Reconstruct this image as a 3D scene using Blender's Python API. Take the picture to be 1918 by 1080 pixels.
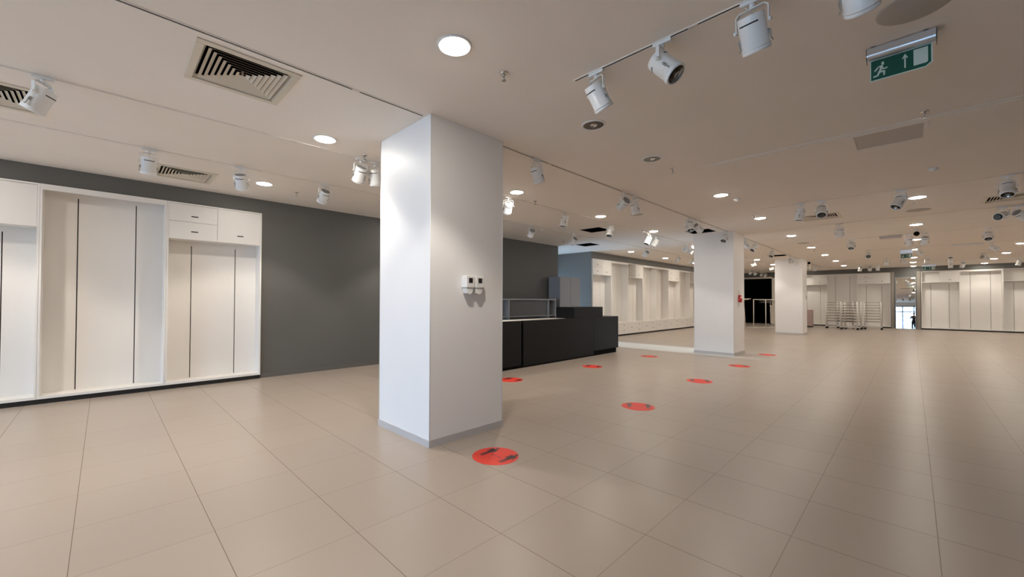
import bpy, bmesh, math, random
from mathutils import Vector, Matrix
from bpy_extras.object_utils import world_to_camera_view

for o in list(bpy.data.objects): bpy.data.objects.remove(o, do_unlink=True)
SC = bpy.context.scene
COL = SC.collection

# ------------------------------------------------------------------ camera
F = 757.634
cam_d = bpy.data.cameras.new('camera'); cam = bpy.data.objects.new('camera', cam_d); COL.objects.link(cam)
yaw, pitch, roll = 0.7956416, 0.0144727, 0.0033387
fw = Vector((math.cos(yaw)*math.cos(pitch), math.sin(yaw)*math.cos(pitch), math.sin(pitch)))
rt = Vector((math.sin(yaw), -math.cos(yaw), 0)); up = rt.cross(fw)
rt2 = rt*math.cos(roll) + up*math.sin(roll); up2 = up*math.cos(roll) - rt*math.sin(roll)
M = Matrix((rt2, up2, -fw)).transposed().to_4x4()
CAMP = Vector((-0.4897, -1.1073, 1.3712))
M.translation = CAMP
cam.matrix_world = M
cam_d.sensor_fit = 'HORIZONTAL'; cam_d.sensor_width = 36
cam_d.lens = F/1918*36
cam_d.shift_x = (959-935.75)/1918
cam_d.shift_y = (551.26-540)/1918
cam_d.clip_start = 0.05; cam_d.clip_end = 300
SC.camera = cam

# ------------------------------------------------------------------ world, view, light levels
SKY = 9.0          # daylight level outside the shop front
DOWN = 74.0        # watts of one ceiling downlight
W = bpy.data.worlds.new('world'); SC.world = W; W.use_nodes = True
nt = W.node_tree; nt.nodes.clear()
wo = nt.nodes.new('ShaderNodeOutputWorld'); bg = nt.nodes.new('ShaderNodeBackground')
bg.inputs[0].default_value = (0.50, 0.76, 1.14, 1); bg.inputs[1].default_value = SKY
nt.links.new(bg.outputs[0], wo.inputs[0])
VS = SC.view_settings
VS.view_transform = 'Standard'; VS.look = 'None'; VS.gamma = 1; VS.exposure = 0.14; VS.use_curve_mapping = False
SC.cycles.use_denoising = True
SC.cycles.max_bounces = 10; SC.cycles.diffuse_bounces = 6
SC.cycles.sample_clamp_indirect = 6

def area(name, loc, rot, sx, sy, power=0, color=(1, 1, 1), portal=False):
    l = bpy.data.lights.new(name, 'AREA'); l.shape = 'RECTANGLE'; l.size = sx; l.size_y = sy
    l.energy = power; l.color = color; l.cycles.is_portal = portal
    o = bpy.data.objects.new(name, l); COL.objects.link(o); o.location = loc; o.rotation_euler = rot
    return o
XB = -8.0
FRONT_Y0, FRONT_Y1 = -2.3, 6.3
area('shop_front_portal', (XB-0.12, (FRONT_Y0+FRONT_Y1)/2, 1.36), (0, -math.pi/2, 0), 2.72, FRONT_Y1-FRONT_Y0, portal=True)
sun = bpy.data.lights.new('sun', 'SUN'); sun.energy = 13.0; sun.angle = math.radians(4); sun.color = (0.68, 0.85, 1.0)
so = bpy.data.objects.new('sun', sun); COL.objects.link(so); so.location = (10.97, 20, 5)
so.rotation_euler = Vector((0.0, -1.0, -0.30)).to_track_quat('-Z', 'Y').to_euler()
area('passage_portal', (10.97, 9.72, 1.3), (-math.pi/2, 0, 0), 1.8, 2.5, portal=True)

# ------------------------------------------------------------------ materials
MATS = {}
def mat(name, col, rough=0.5, metal=0.0, spec=0.5, noise=0.0, nscale=6.0, emit=None, es=0.0, bump=0.0, bscale=200.0):
    m = bpy.data.materials.new(name); m.use_nodes = True; n = m.node_tree; b = n.nodes['Principled BSDF']
    b.inputs['Base Color'].default_value = (*col, 1); b.inputs['Roughness'].default_value = rough
    b.inputs['Metallic'].default_value = metal; b.inputs['Specular IOR Level'].default_value = spec
    if noise:
        tc = n.nodes.new('ShaderNodeTexCoord'); nz = n.nodes.new('ShaderNodeTexNoise'); nz.inputs['Scale'].default_value = nscale
        nz.inputs['Detail'].default_value = 4
        mx = n.nodes.new('ShaderNodeMix'); mx.data_type = 'RGBA'
        mx.inputs[6].default_value = (*[c*(1-noise) for c in col], 1); mx.inputs[7].default_value = (*[min(1, c*(1+noise)) for c in col], 1)
        n.links.new(tc.outputs['Object'], nz.inputs['Vector']); n.links.new(nz.outputs[0], mx.inputs[0]); n.links.new(mx.outputs[2], b.inputs['Base Color'])
    if bump:
        tc2 = n.nodes.new('ShaderNodeTexCoord'); n2 = n.nodes.new('ShaderNodeTexNoise'); n2.inputs['Scale'].default_value = bscale
        bp = n.nodes.new('ShaderNodeBump'); bp.inputs['Strength'].default_value = bump; bp.inputs['Distance'].default_value = 0.002
        n.links.new(tc2.outputs['Object'], n2.inputs['Vector']); n.links.new(n2.outputs[0], bp.inputs['Height']); n.links.new(bp.outputs[0], b.inputs['Normal'])
    if emit:
        b.inputs['Emission Color'].default_value = (*emit, 1); b.inputs['Emission Strength'].default_value = es
    MATS[name] = m; return m

m_ceil = mat('ceiling_paint', (0.90, 0.84, 0.775), 0.9, spec=0.2, noise=0.03, nscale=1.5, bump=0.15)
m_grey = mat('grey_wall_paint', (0.130, 0.128, 0.118), 0.5, spec=0.4, noise=0.06, nscale=1.2, bump=0.1)
m_white = mat('white_wall_paint', (0.80, 0.77, 0.74), 0.7, spec=0.3, noise=0.02, nscale=2)
m_pillar = mat('pillar_paint', (0.84, 0.83, 0.83), 0.45, spec=0.45, noise=0.02, nscale=3, bump=0.1)
m_skirt = mat('grey_skirting', (0.52, 0.50, 0.50), 0.4)
m_dskirt = mat('dark_skirting', (0.14, 0.13, 0.12), 0.4)
m_lam = mat('white_laminate', (0.83, 0.80, 0.76), 0.38, spec=0.45, noise=0.015, nscale=5)
m_slit = mat('slot_black', (0.012, 0.011, 0.010), 0.6)
m_black = mat('black_laminate', (0.007, 0.007, 0.0075), 0.5, spec=0.22, noise=0.1, nscale=3)
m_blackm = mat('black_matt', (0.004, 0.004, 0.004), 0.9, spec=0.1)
m_lampw = mat('white_lacquered_metal', (0.82, 0.82, 0.81), 0.3, spec=0.5)
m_lampg = mat('grey_cast_metal', (0.34, 0.34, 0.33), 0.45, metal=0.2)
m_chrome = mat('chrome', (0.75, 0.74, 0.72), 0.18, metal=1.0)
m_refl = mat('reflector', (0.55, 0.54, 0.52), 0.25, metal=0.9)
m_cream = mat('cream_enamel', (0.72, 0.66, 0.55), 0.4)
m_trackw = mat('track_white', (0.74, 0.69, 0.64), 0.5)
m_lens = mat('lit_lens', (1, 1, 1), 0.3, emit=(1.0, 0.93, 0.82), es=130.0)
m_red = mat('red_vinyl', (0.70, 0.052, 0.034), 0.5, spec=0.3, noise=0.05, nscale=20)
m_ink = mat('black_print', (0.012, 0.01, 0.012), 0.4)
m_green = mat('sign_green', (0.002, 0.085, 0.055), 0.35)
m_signw = mat('sign_white', (0.62, 0.72, 0.66), 0.4)
m_alu = mat('aluminium', (0.72, 0.74, 0.78), 0.3, metal=0.85)
m_bar = mat('rack_bar_metal', (0.23, 0.20, 0.17), 0.4, metal=0.5)
m_wire = mat('white_wire', (0.72, 0.70, 0.66), 0.35)
m_rail = mat('white_tube', (0.80, 0.74, 0.66), 0.35)
m_pink = mat('pinkish_board', (0.45, 0.33, 0.31), 0.5)
m_plast = mat('white_plastic', (0.80, 0.79, 0.77), 0.3)
m_dark_grey = mat('dark_grey_board', (0.13, 0.13, 0.135), 0.5)
m_mid_grey = mat('mid_grey_board', (0.30, 0.31, 0.33), 0.5)
m_redp = mat('red_plastic', (0.5, 0.02, 0.02), 0.3)
m_frame = mat('shop_front_frame', (0.10, 0.11, 0.12), 0.4, metal=0.4)
m_pave = mat('street_paving', (0.45, 0.45, 0.44), 0.8, noise=0.15, nscale=3)
m_smoke = mat('panel_grey', (0.60, 0.555, 0.51), 0.7)
m_disc = mat('speaker_grille', (0.50, 0.465, 0.43), 0.6, bump=0.5, bscale=400)
m_skin = mat('skin', (0.55, 0.33, 0.25), 0.55)
m_cloth = mat('dark_cloth', (0.018, 0.018, 0.022), 0.9, noise=0.2, nscale=10)
m_hair = mat('dark_hair', (0.02, 0.014, 0.01), 0.6)
mirror = mat('mirror_silver', (0.90, 0.92, 0.92), 0.01, metal=1.0)

def glass_mat():
    m = bpy.data.materials.new('window_glass'); m.use_nodes = True; n = m.node_tree; n.nodes.clear()
    o = n.nodes.new('ShaderNodeOutputMaterial'); t = n.nodes.new('ShaderNodeBsdfTransparent'); g = n.nodes.new('ShaderNodeBsdfGlossy')
    g.inputs['Roughness'].default_value = 0.02; t.inputs[0].default_value = (0.93, 0.97, 0.97, 1)
    f = n.nodes.new('ShaderNodeFresnel'); f.inputs[0].default_value = 1.45; mx = n.nodes.new('ShaderNodeMixShader')
    n.links.new(f.outputs[0], mx.inputs[0]); n.links.new(t.outputs[0], mx.inputs[1]); n.links.new(g.outputs[0], mx.inputs[2]); n.links.new(mx.outputs[0], o.inputs[0])
    return m
m_glass = glass_mat()

def floor_mat():
    m = bpy.data.materials.new('floor_tiles'); m.use_nodes = True; n = m.node_tree; N = n.nodes; L = n.links; b = N['Principled BSDF']
    tc = N.new('ShaderNodeTexCoord'); sp = N.new('ShaderNodeSeparateXYZ'); L.new(tc.outputs['Object'], sp.inputs[0])
    def mth(op, a, c=None, cl=False):
        q = N.new('ShaderNodeMath'); q.operation = op; q.use_clamp = cl
        for i, v in enumerate((a, c)):
            if v is None: continue
            if isinstance(v, (int, float)): q.inputs[i].default_value = v
            else: L.new(v, q.inputs[i])
        return q.outputs[0]
    def line(ax, w):   # 1 on grout
        s = mth('DIVIDE', sp.outputs[ax], 0.6); s = mth('ADD', s, 0.5); s = mth('FRACT', s); s = mth('SUBTRACT', s, 0.5); s = mth('ABSOLUTE', s); s = mth('MULTIPLY', s, 0.6)
        return mth('LESS_THAN', s, w)
    gx = line(0, 0.0019); gy = line(1, 0.0013)
    g = mth('MAXIMUM', mth('MULTIPLY', gx, 0.95), mth('MULTIPLY', gy, 0.72))
    # tile tone
    cx = mth('FLOOR', mth('DIVIDE', sp.outputs[0], 0.6)); cy = mth('FLOOR', mth('DIVIDE', sp.outputs[1], 0.6))
    cb = N.new('ShaderNodeCombineXYZ'); L.new(cx, cb.inputs[0]); L.new(cy, cb.inputs[1])
    wn = N.new('ShaderNodeTexWhiteNoise'); L.new(cb.outputs[0], wn.inputs[0])
    nz = N.new('ShaderNodeTexNoise'); nz.inputs['Scale'].default_value = 1.3; nz.inputs['Detail'].default_value = 6; L.new(tc.outputs['Object'], nz.inputs['Vector'])
    fine = N.new('ShaderNodeTexNoise'); fine.inputs['Scale'].default_value = 90; fine.inputs['Detail'].default_value = 3; L.new(tc.outputs['Object'], fine.inputs['Vector'])
    t = mth('ADD', mth('MULTIPLY', wn.outputs[0], 0.35), mth('ADD', mth('MULTIPLY', nz.outputs[0], 0.5), mth('MULTIPLY', fine.outputs[0], 0.3)))
    mx = N.new('ShaderNodeMix'); mx.data_type = 'RGBA'; L.new(t, mx.inputs[0])
    mx.inputs[6].default_value = (0.345, 0.290, 0.243, 1); mx.inputs[7].default_value = (0.385, 0.325, 0.273, 1)
    m2 = N.new('ShaderNodeMix'); m2.data_type = 'RGBA'; L.new(g, m2.inputs[0]); L.new(mx.outputs[2], m2.inputs[6]); m2.inputs[7].default_value = (0.16, 0.115, 0.08, 1)
    L.new(m2.outputs[2], b.inputs['Base Color'])
    r = mth('ADD', mth('MULTIPLY', nz.outputs[0], 0.10), 0.27); r2 = mth('ADD', r, mth('MULTIPLY', g, 0.4)); L.new(r2, b.inputs['Roughness'])
    b.inputs['Specular IOR Level'].default_value = 0.42
    bp = N.new('ShaderNodeBump'); bp.inputs['Strength'].default_value = 0.6; bp.inputs['Distance'].default_value = 0.0015
    L.new(mth('SUBTRACT', 1.0, g), bp.inputs['Height']); L.new(bp.outputs[0], b.inputs['Normal'])
    return m
m_floor = floor_mat()

# ------------------------------------------------------------------ mesh helpers
def new(): return bmesh.new()
def box(bm, x0, x1, y0, y1, z0, z1, mi=0):
    vs = [bm.verts.new((x, y, z)) for x in (x0, x1) for y in (y0, y1) for z in (z0, z1)]
    for f in ((0, 1, 3, 2), (4, 6, 7, 5), (0, 4, 5, 1), (2, 3, 7, 6), (0, 2, 6, 4), (1, 5, 7, 3)):
        fc = bm.faces.new([vs[i] for i in f]); fc.material_index = mi
def tube(bm, pts, r, n=8, mi=0, cap=True):
    pts = [Vector(p) for p in pts]; rings = []
    prev = None
    for i, p in enumerate(pts):
        if i == 0: d = pts[1]-p
        elif i == len(pts)-1: d = p-pts[i-1]
        else: d = (pts[i+1]-p).normalized()+(p-pts[i-1]).normalized()
        d.normalize()
        if prev is None:
            a = Vector((0, 0, 1)) if abs(d.z) < 0.9 else Vector((1, 0, 0)); u = d.cross(a).normalized()
        else: u = (prev-d*prev.dot(d)).normalized()
        prev = u; v = d.cross(u)
        rr = r[i] if isinstance(r, (list, tuple)) else r
        rings.append([bm.verts.new(p+u*rr*math.cos(2*math.pi*k/n)+v*rr*math.sin(2*math.pi*k/n)) for k in range(n)])
    for a, b in zip(rings, rings[1:]):
        for k in range(n):
            f = bm.faces.new((a[k], a[(k+1) % n], b[(k+1) % n], b[k])); f.material_index = mi; f.smooth = True
    if cap:
        f = bm.faces.new(rings[0][::-1]); f.material_index = mi; f = bm.faces.new(rings[-1]); f.material_index = mi
def lathe(bm, prof, n=24, axis='z', mi=0, c=(0, 0, 0), smooth=True):
    rings = []; c = Vector(c)
    for r, z in prof:
        if r < 1e-6:
            P = Vector((0, 0, z)) if axis == 'z' else (Vector((z, 0, 0)) if axis == 'x' else Vector((0, z, 0)))
            rings.append([bm.verts.new(P+c)])
        else:
            ring = []
            for k in range(n):
                a = 2*math.pi*k/n; x, y = r*math.cos(a), r*math.sin(a)
                P = Vector((x, y, z)) if axis == 'z' else (Vector((z, x, y)) if axis == 'x' else Vector((y, z, x)))
                ring.append(bm.verts.new(P+c))
            rings.append(ring)
    for a, b in zip(rings, rings[1:]):
        for k in range(n):
            A, A2 = a[k % len(a)], a[(k+1) % len(a)]; B, B2 = b[k % len(b)], b[(k+1) % len(b)]
            vs = []
            for v in (A, A2, B2, B):
                if v not in vs: vs.append(v)
            if len(vs) > 2:
                f = bm.faces.new(vs); f.material_index = mi; f.smooth = smooth
def prism(bm, poly, fn, t0, t1, mi=0):
    """poly of (u,v); fn(u,v,t) -> point"""
    a = [bm.verts.new(fn(u, v, t0)) for u, v in poly]; b = [bm.verts.new(fn(u, v, t1)) for u, v in poly]; n = len(poly)
    f = bm.faces.new(a[::-1]); f.material_index = mi; f = bm.faces.new(b); f.material_index = mi
    for k in range(n):
        f = bm.faces.new((a[k], a[(k+1) % n], b[(k+1) % n], b[k])); f.material_index = mi
def obj(name, bm, mats, parent=None, loc=None, bevel=0.0, sharp=True):
    bmesh.ops.recalc_face_normals(bm, faces=bm.faces)
    me = bpy.data.meshes.new(name); bm.to_mesh(me); bm.free()
    for m in (mats if isinstance(mats, (list, tuple)) else [mats]): me.materials.append(m)
    o = bpy.data.objects.new(name, me); COL.objects.link(o)
    if parent: o.parent = parent
    if loc: o.location = loc
    if bevel:
        b = o.modifiers.new('bevel', 'BEVEL'); b.width = bevel; b.segments = 2; b.limit_method = 'ANGLE'
    return o
def tag(o, label=None, cat=None, group=None, kind=None):
    if label: o['label'] = label
    if cat: o['category'] = cat
    if group: o['group'] = group
    if kind: o['kind'] = kind
    return o
def thing(name, label, cat, loc=(0, 0, 0), rz=0, group=None):
    o = bpy.data.objects.new(name, None); COL.objects.link(o); o.empty_display_size = 0.1
    o.location = loc; o.rotation_euler = (0, 0, rz)
    return tag(o, label, cat, group)
def struct(name, bm, mats, label=None, **k):
    return tag(obj(name, bm, mats, **k), kind='structure', label=label)
def dup(root, loc=None, rz=None, label=None, group=None):
    r = root.copy(); COL.objects.link(r)
    if loc is not None: r.location = loc
    if rz is not None: r.rotation_euler = (0, 0, rz)
    if label: r['label'] = label
    if group: r['group'] = group
    for ch in list(root.children):
        c = ch.copy(); COL.objects.link(c); c.parent = r
        for g in list(ch.children):
            d = g.copy(); COL.objects.link(d); d.parent = c
    return r

H = 3.127
YL = 6.9       # left wall face
XF = 28.55     # far wall face
YR = -9.0
# ------------------------------------------------------------------ setting
bm = new(); box(bm, XB-0.1, 36, YR-0.1, 10, -0.1, 0); struct('floor', bm, m_floor)
# ceiling with cut-outs: (x0,x1,y0,y1)
VENTS = [(0.27, 2.56), (-1.24, 4.38), (0.31, 6.04), (10.12, 0.23), (10.37, -2.30)]
OPEN = [(8.22, 4.40, 0.28), (10.35, 6.02, 0.28), (10.25, 2.62, 0.28), (18.0, 2.52, 0.28)]
holes = [(x-0.29, x+0.29, y-0.29, y+0.29) for x, y in VENTS]+[(x-r, x+r, y-r, y+r) for x, y, r in OPEN]
xs = sorted(set([XB-0.1, 36.0]+[h[0] for h in holes]+[h[1] for h in holes])); ys = sorted(set([YR-0.1, 10.0]+[h[2] for h in holes]+[h[3] for h in holes]))
bm = new(); vd = {}
def cv(x, y):
    if (x, y) not in vd: vd[(x, y)] = bm.verts.new((x, y, H))
    return vd[(x, y)]
for i in range(len(xs)-1):
    for j in range(len(ys)-1):
        mx_, my_ = (xs[i]+xs[i+1])/2, (ys[j]+ys[j+1])/2
        if any(h[0] < mx_ < h[1] and h[2] < my_ < h[3] for h in holes): continue
        bm.faces.new((cv(xs[i], ys[j]), cv(xs[i], ys[j+1]), cv(xs[i+1], ys[j+1]), cv(xs[i+1], ys[j])))
# slab above so that no light leaks in
box(bm, XB-0.1, 36, YR-0.1, 10, H+0.5, H+0.6)
for x0, x1, y0, y1 in ((XB-0.1, XB, YR, 10), (XB, 36, YR-0.1, YR), (XB, 36, 9.95, 10), (35.9, 36, YR, 9.95)): box(bm, x0, x1, y0, y1, H, H+0.5)
struct('ceiling', bm, m_ceil)
# slightly lower painted board between the second and third crosswise tracks
bm = new(); box(bm, 5.13, 8.36, -8.9, 0.76, H-0.006, H+0.002); struct('trim_1', bm, m_ceil)

# left wall : grey, openings for the cabinets and a passage
bm = new()
ZH = 2.885
for x0, x1 in ((-8.1, -3.68), (1.49, 10.0)): box(bm, x0, x1, YL, YL+0.35, 0, H)
box(bm, -3.68, 1.49, YL, YL+0.35, ZH+0.01, H); box(bm, -3.68, 1.49, YL+0.33, YL+0.40, 0, ZH+0.01)
box(bm, 11.93, 24.82, YL, YL+0.35, ZH+0.01, H); box(bm, 11.93, 24.82, YL+0.33, YL+0.40, 0, ZH+0.01)
box(bm, 24.82, 36, YL, YL+0.35, 0, H)
struct('wall_left', bm, m_grey)
bm = new(); box(bm, 9.85, 10.0, YL+0.35, 9.8, 0, H); box(bm, 11.93, 12.1, YL+0.40, 9.8, 0, H); box(bm, 10.0, 11.93, 9.65, 9.8, 2.6, H)
box(bm, 11.915, 11.93, YL, 9.65, 0, H)
struct('wall_passage', bm, mat('light_grey_paint', (0.21, 0.185, 0.16), 0.6))
bm = new(); box(bm, 1.50, 10.0, YL-0.012, YL, 0, 0.07); struct('baseboard_left', bm, m_dskirt)
# far wall with the dark doorway
bm = new()
DY0, DY1, DZ = 4.87, 6.45, 2.76
LFAR = 3.52
box(bm, XF, XF+0.35, DY1, YL, 0, H); box(bm, XF, XF+0.35, DY0, DY1, DZ, H); box(bm, XF, XF+0.35, LFAR+0.02, DY0, 0, H)
box(bm, XF, XF+0.35, -0.335, LFAR+0.02, ZH+0.01, H); box(bm, XF+0.30, XF+0.36, -0.335, LFAR+0.02, 0, ZH+0.01)
box(bm, XF, XF+0.35, -1.395, -0.335, 0, H)
box(bm, XF, XF+0.35, -6.56, -1.395, ZH+0.01, H); box(bm, XF+0.30, XF+0.36, -6.56, -1.395, 0, ZH+0.01)
box(bm, XF, XF+0.35, YR, -6.56, 0, H)
struct('wall_far', bm, m_grey)
bm = new(); box(bm, XF-0.02, XF, LFAR+0.02, DY0, 0, 2.80); box(bm, XF-0.02, XF, DY0, DY1-0.1, DZ, 2.86); struct('trim_2', bm, m_cream)
# dark room behind the doorway
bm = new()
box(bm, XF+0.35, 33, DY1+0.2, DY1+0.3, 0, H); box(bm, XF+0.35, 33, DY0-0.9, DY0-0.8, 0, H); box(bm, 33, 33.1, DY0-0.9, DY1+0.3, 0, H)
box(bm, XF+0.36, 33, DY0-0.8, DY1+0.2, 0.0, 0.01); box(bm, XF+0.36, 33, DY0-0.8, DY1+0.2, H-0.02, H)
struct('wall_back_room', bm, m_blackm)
bm = new(); box(bm, -8.1, 29, YR-0.2, YR, 0, H); struct('wall_right', bm, m_white)
# shop front wall behind the camera
bm = new(); box(bm, XB-0.2, XB, YR, FRONT_Y0, 0, H); box(bm, XB-0.2, XB, FRONT_Y1, YL, 0, H); box(bm, XB-0.2, XB, FRONT_Y0, FRONT_Y1, 2.74, H)
struct('wall_front', bm, m_white)
bm = new()
ym = [FRONT_Y0, -1.22, -0.31, 0.62, 1.6, 2.7, 3.8, 5.0, FRONT_Y1]
for y in ym: box(bm, XB-0.14, XB-0.06, y-0.05, y+0.05, 0, 2.74)
for z in (0.05, 2.10, 2.69): box(bm, XB-0.14, XB-0.06, FRONT_Y0, FRONT_Y1, z-0.05, z+0.05)
box(bm, XB-0.14, XB-0.06, -1.22, -0.31, 0.0, 0.12); box(bm, XB-0.13, XB-0.07, -1.22, -0.31, 1.10, 1.15)
wf = struct('window_1', bm, m_frame)
bm = new(); box(bm, XB-0.105, XB-0.095, FRONT_Y0, FRONT_Y1, 0.0, 2.74); obj('glass_pane', bm, m_glass, wf)
bm = new()
for x in (10.03, 10.97, 11.90): box(bm, x-0.03, x+0.03, 9.68, 9.76, 0, 2.6)
for z in (0.04, 2.1, 2.57): box(bm, 10.0, 11.93, 9.68, 9.76, z-0.03, z+0.03)
w2 = struct('window_2', bm, m_frame)
bm = new(); box(bm, 10.0, 11.93, 9.715, 9.725, 0, 2.6); obj('glass_pane', bm, m_glass, w2)
bm = new(); box(bm, -40, XB-0.25, -40, 40, -0.16, -0.06); tag(obj('street_paving', bm, m_pave), kind='structure')

# ------------------------------------------------------------------ pillars
def pillar(x0, x1, y0, y1, label):
    t = thing('pillar', label, 'pillar', ((x0+x1)/2, (y0+y1)/2, 0), group='square pillars in a row')
    hx, hy = (x1-x0)/2, (y1-y0)/2
    bm = new(); box(bm, -hx, hx, -hy, hy, 0, H); obj('shaft', bm, m_pillar, t, bevel=0.003)
    bm = new(); e = 0.010
    for a in ((-hx-e, hx+e, -hy-e, -hy), (-hx-e, hx+e, hy, hy+e), (-hx-e, -hx, -hy, hy), (hx, hx+e, -hy, hy)): box(bm, *a, 0, 0.068)
    obj('skirting', bm, m_skirt, t)
    bm = new()
    for sx in (-1, 1):
        for sy in (-1, 1):
            tube(bm, [(sx*hx, sy*hy, 0.068), (sx*hx, sy*hy, H-0.002)], 0.0035, 6)
    obj('corner_bead', bm, m_plast, t)
    return t
pillar(1.69, 2.64, 2.045, 3.0, 'large white square pillar closest to the camera')
pillar(10.80, 11.72, 2.035, 2.98, 'middle white square pillar, with a red alarm device on its right side')
pillar(19.90, 20.85, 2.03, 2.98, 'smallest white square pillar, farthest down the hall beside the black doorway')

# ------------------------------------------------------------------ cabinets
def handle_bm(u, z):
    bm = new(); box(bm, u-0.045, u+0.045, -0.0015, 0.004, z-0.008, z+0.008); return bm
def unit(kind, label, loc, rz, base=False, wd=1.28, group='white fitted wall cabinets', flip=False):
    """local: u to the right along the front, v into the wall, z up"""
    t = thing('wall_cabinet', label, 'cabinet', loc, rz, group)
    T = 0.022; D = 0.31; z0, z1 = 0.065, 2.88
    bm = new()
    box(bm, 0.001, T, 0, D, z0, z1); box(bm, wd-T, wd-0.001, 0, D, z0, z1)
    box(bm, T, wd-T, 0, D, z1-T, z1); box(bm, T, wd-T, 0, D, z0, z0+0.035)
    if kind == 'A': box(bm, T, wd-T, 0.0, 0.02, z1-0.075, z1-T)
    zs = 2.335
    if kind != 'A': box(bm, T, wd-T, 0, D, zs-0.022, zs)
    zb = z0+0.035
    if base: box(bm, T, wd-T, 0, D, 0.50, 0.52); zb = 0.52
    if kind in ('B', 'C', 'D'): box(bm, wd/2-0.009, wd/2+0.009, 0.022, D, zs, z1-T)
    obj('carcass', bm, m_lam, t)
    bm = new(); box(bm, 0, wd, 0.015, D, 0, z0); obj('plinth', bm, m_slit, t)
    # back panels, dark slots between them
    bm = new(); box(bm, T, wd-T, D-0.008, D-0.001, zb, z1-T); obj('slot_backing', bm, m_slit, t)
    zt = (zs-0.022) if kind != 'A' else z1-T
    edges = [T, wd/2-0.305, wd/2+0.305, wd-T]
    for k in range(3):
        bm = new(); a, b = edges[k]+(0.006 if k else 0), edges[k+1]-(0.006 if k < 2 else 0)
        box(bm, a, b, D-0.028, D-0.008, zb, zt); obj('back_panel', bm, m_lam, t)
    for k in (1, 2):
        bm = new(); box(bm, edges[k]-0.006, edges[k]+0.006, D-0.027, D-0.009, zt-0.07, zt); obj('slot_cap', bm, m_lam, t)
    if kind in ('C', 'D'):
        bm = new(); box(bm, T, wd-T, D-0.028, D-0.008, zs, z1-T); obj('cubby_back', bm, m_lam, t)
    g = 0.002; zu0, zu1 = zs-0.022+0.004, z1-T-0.002
    def front(name, a, b, c, d, hu, hz):
        bm = new(); box(bm, a+g, b-g, 0.002, 0.020, c+g, d-g); f = obj(name, bm, m_lam, t)
        obj('handle', handle_bm(hu, hz), m_slit, f)
    mid = wd/2
    if kind == 'B':
        zm = (zu0+zu1)/2
        front('drawer', T, mid, zm, zu1, mid/2+0.02, zm+0.09); front('drawer', T, mid, zu0, zm, mid/2+0.02, zu0+0.12)
        front('door', mid, wd-T, zu0, zu1, wd*0.75, zu0+0.12)
    if kind == 'C': front('door', mid, wd-T, zu0, zu1, wd*0.75, zu0+0.12)
    if kind == 'D': front('door', mid, wd-T, zu0, zu1, wd*0.6, zu0+0.12)
    if kind == 'E':
        front('door', T, mid, zu0, zu1, mid/2, zu0+0.12); front('door', mid, wd-T, zu0, zu1, wd*0.75, zu0+0.12)
    if base:
        zq = (z0+0.04+0.5)/2
        front('drawer', T, mid, z0+0.03, 0.50, mid/2, 0.30)
        front('drawer', mid, wd-T, zq, 0.50, wd*0.75, 0.42); front('drawer', mid, wd-T, z0+0.03, zq, wd*0.75, 0.20)
    return t
YC = 6.85
def left_unit(kind, x0, label, **k): return unit(kind, label, (x0, YC, 0), 0, **k)
U = 1.287
left_unit('A', -3.67, 'open white wall cabinet, outside the left edge of the view', wd=U)
left_unit('D', -2.383, 'white wall cabinet cut by the left edge of the photo, door above an open bay', wd=U)
left_unit('A', -1.096, 'full-height open white wall cabinet between the two with upper doors, near left', wd=U)
left_unit('B', 0.191, 'near white wall cabinet with stacked top drawers, last before the bare grey wall', wd=U)
seq = [('B', 11.94, 1.28, 'white cabinet just behind the counter end, the first of the far stretch of left wall'),
       ('A', 13.22, 1.28, 'open full-height white cabinet right of the counter corner on the left wall'),
       ('C', 14.50, 1.28, 'white left-wall cabinet with a shaded open cubby on top, midway between counter and middle pillar'),
       ('A', 15.78, 1.28, 'open white cabinet directly right of the open-cubby one, left wall beyond the counter'),
       ('A', 17.06, 1.28, 'second open white cabinet right of the open-cubby one, left wall beyond the counter'),
       ('B', 18.34, 1.28, 'white left-wall cabinet with small top drawers seen close to the middle pillar'),
       ('A', 19.62, 1.28, 'narrow-looking open white cabinet on the left wall next to the middle pillar edge'),
       ('C', 20.90, 1.28, 'white cabinet with open top cubby touching the left outline of the middle pillar')]
for k, x0, wd, lb in seq: left_unit(k, x0, lb, wd=wd, base=True)
for x0, lb in ((22.18, 'white cabinet on the left wall hidden behind the middle pillar'), (23.46, 'last white cabinet of the left wall before the black doorway')):
    left_unit('A', x0, lb, wd=1.28, base=True)
XC = 28.5
def far_unit(kind, ytop, label): return unit(kind, label, (XC, ytop, 0), -math.pi/2, wd=1.28)
far_unit('C', 3.52, 'far wall white cabinet beside the smallest pillar, small pinkish box in front of it')
far_unit('A', 2.24, 'open white cabinet on the far wall behind the wire racks')
far_unit('B', 0.96, 'far wall cabinet with two stacked top drawers, just left of the mirror')
far_unit('C', -1.41, 'far wall cabinet with open top cubby, just right of the mirror')
far_unit('A', -2.69, 'open bright white cabinet on the far wall, second right of the mirror')
far_unit('C', -3.97, 'far wall cabinet at the right edge of the photo')
far_unit('A', -5.25, 'far wall cabinet outside the right edge of the view')

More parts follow.
